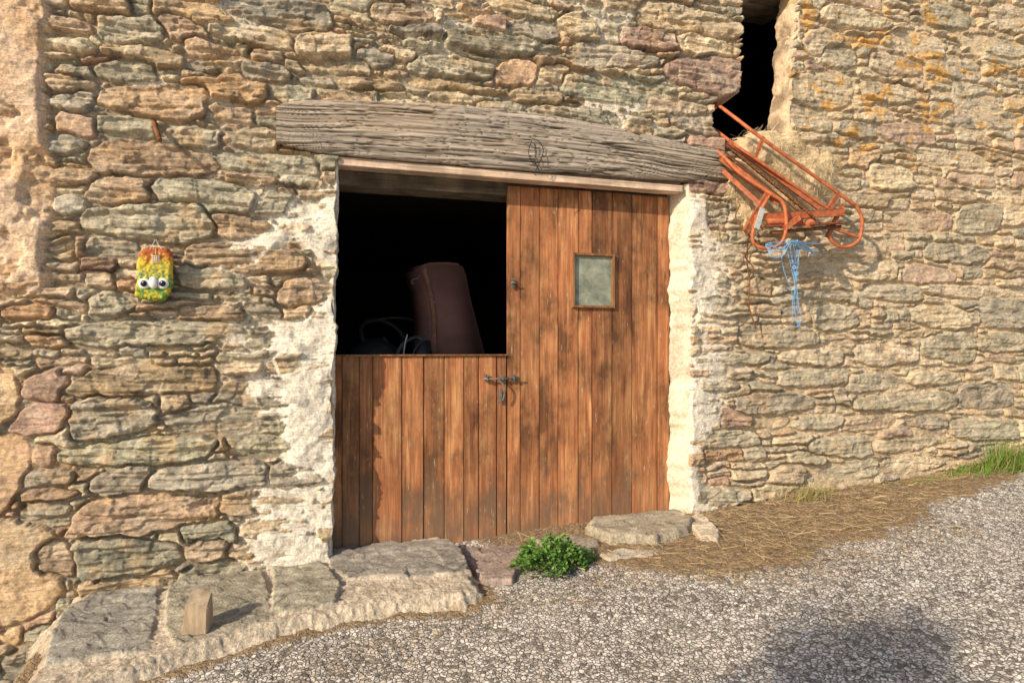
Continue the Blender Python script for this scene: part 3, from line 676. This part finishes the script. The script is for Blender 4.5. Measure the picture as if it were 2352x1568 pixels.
# ================================================================ strands (straw, grass)
def strands(name,P,Dv,L,wd,cols,mat,bend=.25,seg=3,parent=None):
    n=len(P); P=np.asarray(P,np.float32);Dv=np.asarray(Dv,np.float32)
    Dv=Dv/np.linalg.norm(Dv,axis=1,keepdims=True)
    r=rng.normal(size=(n,3)).astype(np.float32); side=np.cross(Dv,r); side/=np.linalg.norm(side,axis=1,keepdims=True)
    bd=np.cross(Dv,side)
    L=np.asarray(L,np.float32)[:,None]; wd=np.asarray(wd,np.float32)[:,None]
    bn=rng.uniform(-bend,bend,(n,1)).astype(np.float32)
    V=np.zeros((n,(seg+1)*2,3),np.float32)
    for k in range(seg+1):
        t=k/seg; c=P+Dv*L*t+bd*L*bn*(t*t); w=wd*(1-.6*t)
        V[:,2*k]=c-side*w; V[:,2*k+1]=c+side*w
    b0=(np.arange(n)*(seg+1)*2)[:,None,None]
    q=np.array([[2*k,2*k+1,2*k+3,2*k+2] for k in range(seg)])[None]
    Q=(b0+q).reshape(-1,4)
    C=np.repeat(np.asarray(cols,np.float32),(seg+1)*2,axis=0)
    return mesh_np(name,V.reshape(-1,3),Q,mat,C,parent,False)
def strawcol(n,base=(.50,.37,.18)):
    return np.array(base)*rng.uniform(.45,1.25,(n,1))*rng.uniform(.9,1.1,(n,3))
n=10000
x=rng.uniform(1.0,5.6,n); y=-rng.random(n)**1.3*1.15
ey=np.interp(x,[1.0,1.6,2.0,2.6,3.3,4.0,4.6,5.4],[-.40,-.50,-.92,-.94,-.74,-.52,-.34,-.2])
den=np.interp(x,[1,1.5,2.2,3.3,4,5.6],[.25,.4,1,.95,.5,.15])
ok=(y>ey+rng.normal(0,.10,n))&(rng.random(n)<den)&(y<-.06)
x=x[ok];y=y[ok];n=len(x)
P=np.stack([x,y,gz(x,y)+rng.uniform(.004,.030,n)],-1)
an=rng.uniform(0,6.28,n); Dv=np.stack([np.cos(an),np.sin(an)*.7,rng.normal(0,.13,n)+.05],-1)
sc_=strawcol(n,(.52,.38,.21)); 
strands('straw',P,Dv,rng.uniform(.03,.13,n),rng.uniform(.0009,.002,n),sc_,M_STRAW,.3)
n=1500
x=rng.uniform(-.7,3.8,n); y=np.interp(x,[-.7,.3,.8,1.5,2.2,3.8],[-1.5,-1.0,-.82,-.75,-1.0,-.9])+rng.normal(0,.10,n)
P=np.stack([x,y,gz(x,y)+rng.uniform(.008,.02,n)],-1); an=rng.uniform(0,6.28,n)
strands('straw',P,np.stack([np.cos(an),np.sin(an),rng.normal(0,.08,n)],-1),rng.uniform(.02,.08,n),rng.uniform(.0008,.0016,n),strawcol(n,(.42,.30,.16)),M_STRAW,.3)
# --- hay spilling from the loft door
hp=[W(*p_) for p_ in ((1690,322),(1730,302),(1770,300),(1820,312),(1862,330),(1895,342),(1925,360),(1912,400),(1915,440),(1895,470),(1850,505),(1800,520),(1760,500),(1730,540),(1700,520),(1692,480),(1665,450),(1668,400),(1680,370))]
hp=[(p_.x,p_.z) for p_ in hp]
X,Z=np.meshgrid(np.arange(2.55,3.75,.008),np.arange(1.75,2.75,.008))
rg=.07*fbm(X*9,Z*7,3,4)+.02*fbm(X*40,Z*12,5,2)
sh=sdf(X,Z,hp)+rg
H=.02+.08*np.sqrt(np.clip(sh/.20,0,1))+.045*fbm(X*9,Z*9,7,4)*sst(0,.05,sh)
H=np.where(sh<.0,-.02,H)
H=H-.12*sst(2.50,2.64,Z)*sst(3.12,3.0,X)
cH=np.array([.60,.46,.28])*(1+.30*fbm(X*30,Z*30,9,3)+.25*fbm(X*7,Z*7,15,2))[...,None]
grid_obj('hay',X,-H,Z,M_STRAW,np.clip(cH,.03,.8).astype(np.float32),sh>-.01,None)
idx=np.argwhere(sh>-.01); pick=idx[rng.integers(0,len(idx),5600)]
P=np.stack([X[pick[:,0],pick[:,1]]+rng.uniform(-.005,.005,len(pick)),-H[pick[:,0],pick[:,1]]-rng.uniform(-.003,.015,len(pick)),Z[pick[:,0],pick[:,1]]],-1)
n=len(P); an=rng.normal(-.9,1.1,n)
strands('hay',P,np.stack([np.cos(an),-rng.uniform(-.1,.22,n),np.sin(an)],-1),rng.uniform(.02,.085,n),rng.uniform(.0007,.0014,n),strawcol(n,(.74,.60,.37)),M_STRAW,.45)
# --- green weed
wc=G(1270,1312,0.0); 
leavesV=[];leavesQ=[];leavesC=[]
def leaf(c,d,nrm,L,w,col):
    d=d.normalized(); s=d.cross(nrm).normalized(); nn=s.cross(d)
    pts=[c,c+d*L*.3+s*w*.9-nn*L*.02,c+d*L*.5+s*w*.5,c+d*L*.72+s*w*1.0,c+d*L*1.05+s*w*.35-nn*L*.08,c+d*L*.95-nn*L*.05,c+d*L*1.05-s*w*.35-nn*L*.08,c+d*L*.72-s*w*1.0,c+d*L*.5-s*w*.5,c+d*L*.3-s*w*.9-nn*L*.02]
    b0=len(leavesV); leavesV.extend([tuple(p_) for p_ in pts])
    leavesQ.extend([[b0,b0+1,b0+2,b0+5],[b0+2,b0+3,b0+4,b0+5],[b0,b0+5,b0+8,b0+9],[b0+5,b0+6,b0+7,b0+8]])
    leavesC.extend([col]*10)
for i in range(2400):
    a=random.uniform(0,6.283); r=random.random()**.55; lump=.85+.17*math.sin(3*a+1)+.16*math.sin(7*a)
    rx,ry,rz=.235*lump,.15*lump,.150*(.82+.3*math.sin(4*a+r*6))
    hgt_=math.sqrt(max(0,1-r*r))*random.choice([1,1,.9,.75,.5])
    c=wc+Vector((r*rx*math.cos(a),r*ry*math.sin(a)+.02,.01+rz*hgt_*1.05))
    d=Vector((math.cos(a)+random.gauss(0,.6),math.sin(a)+random.gauss(0,.6),random.uniform(-.3,.6)))
    nrm=Vector((random.gauss(0,.5),random.gauss(-.2,.5),1)).normalized()
    g=random.uniform(.55,1.25)*(.6+.4*hgt_)
    leaf(c,d,nrm,random.uniform(.014,.027),random.uniform(.006,.011),(.17*g,.33*g,.065*g))
mesh_np('weed_plant',leavesV,leavesQ,M_LEAF,np.array(leavesC,np.float32),None,False)
# --- unseen tree added behind the viewer's left, shaped to shade the road on the right
leavesV=[];leavesQ=[];leavesC=[]
tr=empty('added_shade_tree')
bx,by=-4.62,-5.68; bz=float(gz(bx,by)); cz=bz+4.42
tube('trunk',[(bx,by,bz-.1),(bx+.03,by+.02,bz+1.2),(bx-.02,by,bz+2.6),(bx,by,cz+.2)],.05,M_BARK,tr,10,6,.015)
for i in range(14):
    a=i*2.4; h_=cz-.45+.06*i
    tube('branch',[(bx,by,h_),(bx+.14*math.cos(a),by+.14*math.sin(a),h_+.08),(bx+.33*math.cos(a),by+.33*math.sin(a),h_+.18)],.012,M_BARK,tr,6,4,.004)
for i in range(2100):
    dvv=Vector((random.gauss(0,1),random.gauss(0,1),random.gauss(0,1))).normalized(); r=random.random()**.6
    lump=.8+.25*math.sin(4*dvv.x+2)+.2*math.sin(6*dvv.y+3*dvv.z)
    c=Vector((bx,by,cz))+Vector((dvv.x*.50,dvv.y*.50,dvv.z*.42))*r*lump
    g=random.uniform(.6,1.2)
    leaf(c,Vector((random.gauss(0,1),random.gauss(0,1),random.gauss(-.3,.6))),Vector((random.gauss(0,.6),random.gauss(0,.6),1)).normalized(),random.uniform(.04,.065),random.uniform(.014,.022),(.06*g,.11*g,.03*g))
mesh_np('crown',leavesV,leavesQ,M_LEAF,np.array(leavesC,np.float32),tr,False)
# --- grass at the wall foot
n=3600
x=rng.uniform(3.75,6.3,n); x=np.where(rng.random(n)<sst(3.7,5.2,x),x,rng.uniform(4.9,6.6,n))
y=-.06-np.abs(rng.normal(0,.09,n))*(.5+.5*sst(4,5.3,x)); hgt_=rng.uniform(.03,.10,n)*(.4+1.6*sst(4.3,5.4,x))*(1+.5*vn(x*6,y*0,3))
P=np.stack([x,y,gz(x,y)+.0*x],-1)
Dv=np.stack([rng.normal(.1,.35,n),rng.normal(-.15,.3,n),np.ones(n)],-1)
g=rng.uniform(.5,1.2,(n,1)); mixc=rng.random((n,1))<.25
colr=np.where(mixc,np.array([[.34,.28,.10]])*g,np.array([[.15,.27,.04]])*g)
strands('grass',P,Dv,hgt_*1.2,rng.uniform(.0015,.003,n),colr,M_LEAF,.5)
n=420
x=rng.normal(3.28,.09,n); y=-.07-np.abs(rng.normal(0,.05,n))
strands('dry_weed',np.stack([x,y,gz(x,y)],-1),np.stack([rng.normal(0,.5,n),rng.normal(-.2,.4,n),np.ones(n)],-1),rng.uniform(.03,.13,n),rng.uniform(.001,.002,n),np.array([[.40,.34,.13]])*rng.uniform(.5,1.2,(n,1)),M_LEAF,.5)

# ================================================================ hay elevator
el=empty('hay_elevator')
R_=.0115
tube('upper_rail',[W(1590,200,.30),W(1636,232,.10),W(1690,272,-.08),W(1750,318,-.17),W(1860,397,-.20),W(1945,458,-.22),W(1968,476,-.22),W(1980,505,-.22),W(1976,543,-.21),W(1958,563,-.2),W(1928,566,-.19),W(1905,545,-.19),W(1908,520,-.19)],R_,M_ORANGE,el)
tube('inner_rail',[W(1645,300,.10),W(1690,334,-.12),W(1740,368,-.17),W(1830,430,-.20),W(1900,478,-.21),W(1940,490,-.21)],R_*.9,M_ORANGE,el)
tube('left_rail',[W(1630,330,.08),W(1668,366,-.14),W(1700,398,-.22),W(1765,442,-.29),W(1795,462,-.31),W(1805,490,-.32),W(1804,535,-.32),W(1790,562,-.31),W(1760,571,-.31),W(1735,562,-.3),W(1728,542,-.3),W(1740,500,-.3),W(1768,446,-.28)],R_,M_ORANGE,el)
bar('trough_side_left',W(1655,362,-.10),W(1790,466,-.28),.012,.045,M_ORANGE2,el)
bar('trough_side_low',W(1660,392,-.10),W(1745,468,-.28),.012,.030,M_ORANGE2,el)
bar('trough_side_right',W(1672,326,-.10),W(1880,478,-.22),.012,.028,M_ORANGE2,el)
bar('trough_bed',W(1665,350,-.09),W(1838,490,-.22),.05,.006,M_RUST,el,.001,(0.3,-.6,.6))
a=W(1668,334,-.115); b_=W(1870,500,-.28)
for i in range(38):
    t=i/37; p_=a.lerp(b_,t)
    bar('chain_link',p_,p_+(b_-a).normalized()*.018,.020 if i%2 else .010,.012,M_RUST,el,.002)
bar('head_cross_beam',W(1738,500,-.31),W(1935,488,-.20),.035,.045,M_ORANGE,el)
bar('head_cross_flange',W(1748,520,-.32),W(1930,512,-.21),.05,.010,M_ORANGE2,el)
bar('head_post_left',W(1712,532,-.28),W(1765,440,-.28),.02,.030,M_ORANGE2,el)
bar('head_post_right',W(1900,545,-.19),W(1935,470,-.21),.016,.026,M_ORANGE2,el)
bar('head_brace',W(1900,520,-.2),W(1975,545,-.21),.012,.018,M_ORANGE,el)
bar('rail_tab',W(1742,345,-.17),W(1753,316,-.17),.02,.02,M_ORANGE2,el)
bar('rail_strut',W(1750,322,-.17),W(1735,362,-.17),.014,.014,M_ORANGE2,el)
bar('end_strut',W(1905,478,-.21),W(1925,445,-.21),.02,.03,M_ORANGE2,el)
def cyl(name,p,q,r,mat,parent): return tube(name,[p,q],r,mat,parent,16)
cyl('sprocket_hub',W(1862,514,-.36),W(1858,512,-.20),.028,M_ORANGE,el)
cyl('hub_bolt',W(1865,515,-.375),W(1862,514,-.35),.014,M_RUST,el)
cyl('drive_shaft',W(1770,535,-.30),W(1930,520,-.2),.012,M_RUST,el)
cyl('roller',W(1765,508,-.33),W(1840,512,-.27),.017,M_ORANGE,el)
bar('bracket_left',W(1800,525,-.32),W(1835,500,-.32),.02,.03,M_ORANGE,el)
bar('maker_plate',W(1738,525,-.335),W(1752,478,-.335),.004,.034,M_PLATE,el,.001,(1,0,0))
tube('hanging_rod',[W(1718,545,-.25),W(1716,600,-.12),W(1722,650,-.10),W(1720,700,-.09),W(1736,755,-.085)],.0045,M_RUST,el)
tube('hanging_rod_b',[W(1726,560,-.25),W(1712,590,-.12),W(1730,615,-.10),W(1716,640,-.09)],.0035,M_RUST,el)
tube('slack_cable',[W(1700,470,-.12),W(1690,500,-.12),W(1720,540,-.24),W(1745,560,-.3)],.005,M_RUST,el)
# --- blue twine
tw=empty('blue_twine')
def wig(pts,amp):
    return [Vector(p_)+Vector((random.gauss(0,amp),random.gauss(0,amp),random.gauss(0,amp*.6))) for p_ in pts]
for i in range(10):
    x0=1815+random.uniform(-18,22); x1=1832+random.uniform(-11,8); ln=random.choice([690,720,750,640,745,740])
    pts=[W(x0,552,-.30)]+[W(x0+(x1-x0)*t+random.uniform(-7,7),552+(ln-552)*t,-.30+.08*t) for t in (.2,.4,.6,.8,1)]
    tube('strand',wig(pts,.004),.0021,M_TWINE,tw,6,5)
for k in range(8):
    pts=[W(1763+random.uniform(-6,6),562,-.34),W(1772+random.uniform(-10,10),560+random.uniform(-12,30),-.35),W(1795,556+random.uniform(-14,35),-.35),W(1818,556,-.33),W(1840+random.uniform(0,20),568+random.uniform(-18,14),-.30),W(1872+random.uniform(-8,18),572+random.uniform(-16,14),-.28)]
    tube('loop',wig(pts,.004),.0021,M_TWINE,tw,6,5)
for k in range(3): ring('knot',W(1818+k*6,600+k*14,-.30),.009,.003,M_TWINE,tw,(random.random(),1,random.random()))
for k in range(8):
    b0=W(1834,738,-.22); tube('frayed_end',wig([b0,b0+Vector((random.uniform(-.012,.012),0,-.02)),b0+Vector((random.uniform(-.02,.02),0,-.04))],.002),.0014,M_TWINE,tw,5,3)
# --- wire on the lintel
wi=empty('wire_loop')
Yw=-.085
tube('wire_a',[W(1222,318,Yw),W(1238,325,Yw-.01),W(1248,345,Yw),W(1240,372,Yw-.01),W(1228,396,Yw),W(1232,404,Yw)],.0024,M_BLACK,wi,6)
tube('wire_b',[W(1205,330,Yw),W(1225,328,Yw-.015),W(1232,350,Yw),W(1228,370,Yw-.02),W(1238,390,Yw)],.0024,M_BLACK,wi,6)
tube('wire_c',[W(1222,322,Yw),W(1214,350,Yw-.02),W(1226,376,Yw-.01),W(1244,368,Yw)],.0020,M_BLACK,wi,6)
# --- rusty pipe in the wall
pr=empty('rusty_pipe')
tube('pipe',[W(349,270,.03),W(367,322,-.15)],.012,M_RUST,pr,14)
# --- painted hanging face
om=empty('painted_face_ornament')
Yo=-.085
ol=[W(*p_,Yo) for p_ in ((319,583),(330,571),(356,567),(385,570),(397,581),(399,620),(397,660),(388,680),(380,690),(345,691),(318,684),(309,680),(312,655),(317,640),(314,610))]
oP=[(p_.x,p_.z) for p_ in ol]
X,Z=np.meshgrid(np.arange(min(p_[0] for p_ in oP)-.02,max(p_[0] for p_ in oP)+.02,.003),np.arange(min(p_[1] for p_ in oP)-.02,max(p_[1] for p_ in oP)+.02,.003))
so=sdf(X,Z,oP)+.003*fbm(X*60,Z*60,2,2)
Ho=.028*np.sqrt(1-(1-np.clip(so/.02,0,1))**2)+.004*fbm(X*70,Z*70,4,3)
zt_,zb_=max(p_[1] for p_ in oP),min(p_[1] for p_ in oP); f=(Z-zb_)/(zt_-zb_)+.10*fbm(X*28,Z*28,6,3)
nn=fbm(X*110,Z*110,7,2)
red=np.array([.42,.10,.03]);yel=np.array([.62,.46,.04]);grn=np.array([.12,.28,.05]);teal=np.array([.07,.24,.16])
c=yel+(red-yel)*sst(.68,.86,f+.22*nn)[...,None]
c=c+(grn-c)*(sst(.1,.3,nn+.25*sst(.62,.35,f)-.25*sst(.5,.8,f))*sst(.75,.55,f))[...,None]
c=c+(teal-c)*(sst(.14,.06,np.abs(f-.52))*.7*sst(-.2,.2,nn))[...,None]
c=c+(yel-c)*(sst(.28,.15,f)*sst(-.1,.2,-nn))[...,None]
grid_obj('body',X,Yo+.0-Ho,Z,M_LEAF,np.clip(c,.02,.85).astype(np.float32),so>-.002,om)
grid_obj('back',X,Yo+.004+0*Ho,Z,M_BARK,np.clip(c,.02,.85).astype(np.float32),so>-.002,om)
def disc(nm,c,rx,rz,ry,mat):
    bm=bmesh.new(); bmesh.ops.create_uvsphere(bm,u_segments=24,v_segments=14,radius=1)
    for v in bm.verts: v.co=Vector((c.x+v.co.x*rx,c.y+v.co.y*ry,c.z+v.co.z*rz))
    bm_obj(nm,bm,mat,om,True)
for ex in (331,374):
    c_=W(ex,651,Yo-.030); disc('eye',c_,.0285,.0285,.010,M_WHITE)
    c2=W(ex-1,651,Yo-.039); disc('pupil',c2,.0155,.0155,.006,M_PUPIL)
    c3=W(ex-3,648,Yo-.0445); disc('glint',c3,.003,.003,.002,M_WHITE)
c_=W(352,649,Yo-.036); disc('nose',c_,.022,.031,.014,M_WHITE)
for k in range(4):
    tube('string_mesh_v',[W(350+k*5,587,Yo-.032),W(349+k*5.5,603,Yo-.034)],.0013,M_WHITE,om,6)
    tube('string_mesh_h',[W(348,588+k*5,Yo-.034),W(368,587+k*5,Yo-.034)],.0013,M_WHITE,om,6)
tube('hanging_string',[W(345,572,Yo-.03),W(352,560,Yo),W(358,548,Yo+.01),W(362,560,Yo),W(372,572,Yo-.03)],.0014,M_WHITE,om,6,3)
tube('nail',[W(358,548,-.0),W(358,549,Yo-.01)],.0025,M_RUST,om,6)
tube('string_drop',[W(358,570,Yo-.03),W(357,588,Yo-.034)],.0012,M_WHITE,om,6)

# ================================================================ world, sun, camera
world=bpy.data.worlds.new('World'); S.world=world; world.use_nodes=True
nt=world.node_tree; bg=nt.nodes['Background']; sky=nt.nodes.new('ShaderNodeTexSky'); sky.sky_type='NISHITA'; sky.sun_disc=False
sky.sun_elevation=math.radians(26); sky.sun_rotation=math.radians(240)
nt.links.new(sky.outputs[0],bg.inputs[0]); bg.inputs[1].default_value=.15
sl=bpy.data.lights.new('sun','SUN'); sl.energy=5.0; sl.angle=math.radians(.5); sl.color=(1,.85,.66)
so_=bpy.data.objects.new('sun',sl); S.collection.objects.link(so_)
el_=math.radians(26); dv=Vector((math.sin(math.radians(60))*math.cos(el_),math.cos(math.radians(60))*math.cos(el_),-math.sin(el_)))
so_.rotation_euler=dv.to_track_quat('-Z','Y').to_euler(); so_.location=(-8,-6,8)
cam=bpy.data.cameras.new('camera'); co=bpy.data.objects.new('camera',cam); S.collection.objects.link(co)
cam.sensor_width=36; cam.lens=24; cam.shift_y=16/2352; cam.clip_end=1000; cam.clip_start=.05
co.location=(0,-D,ZC); co.rotation_euler=(math.radians(90),0,-YAW); S.camera=co
S.view_settings.view_transform='Standard'; S.view_settings.look='None'; S.view_settings.exposure=0
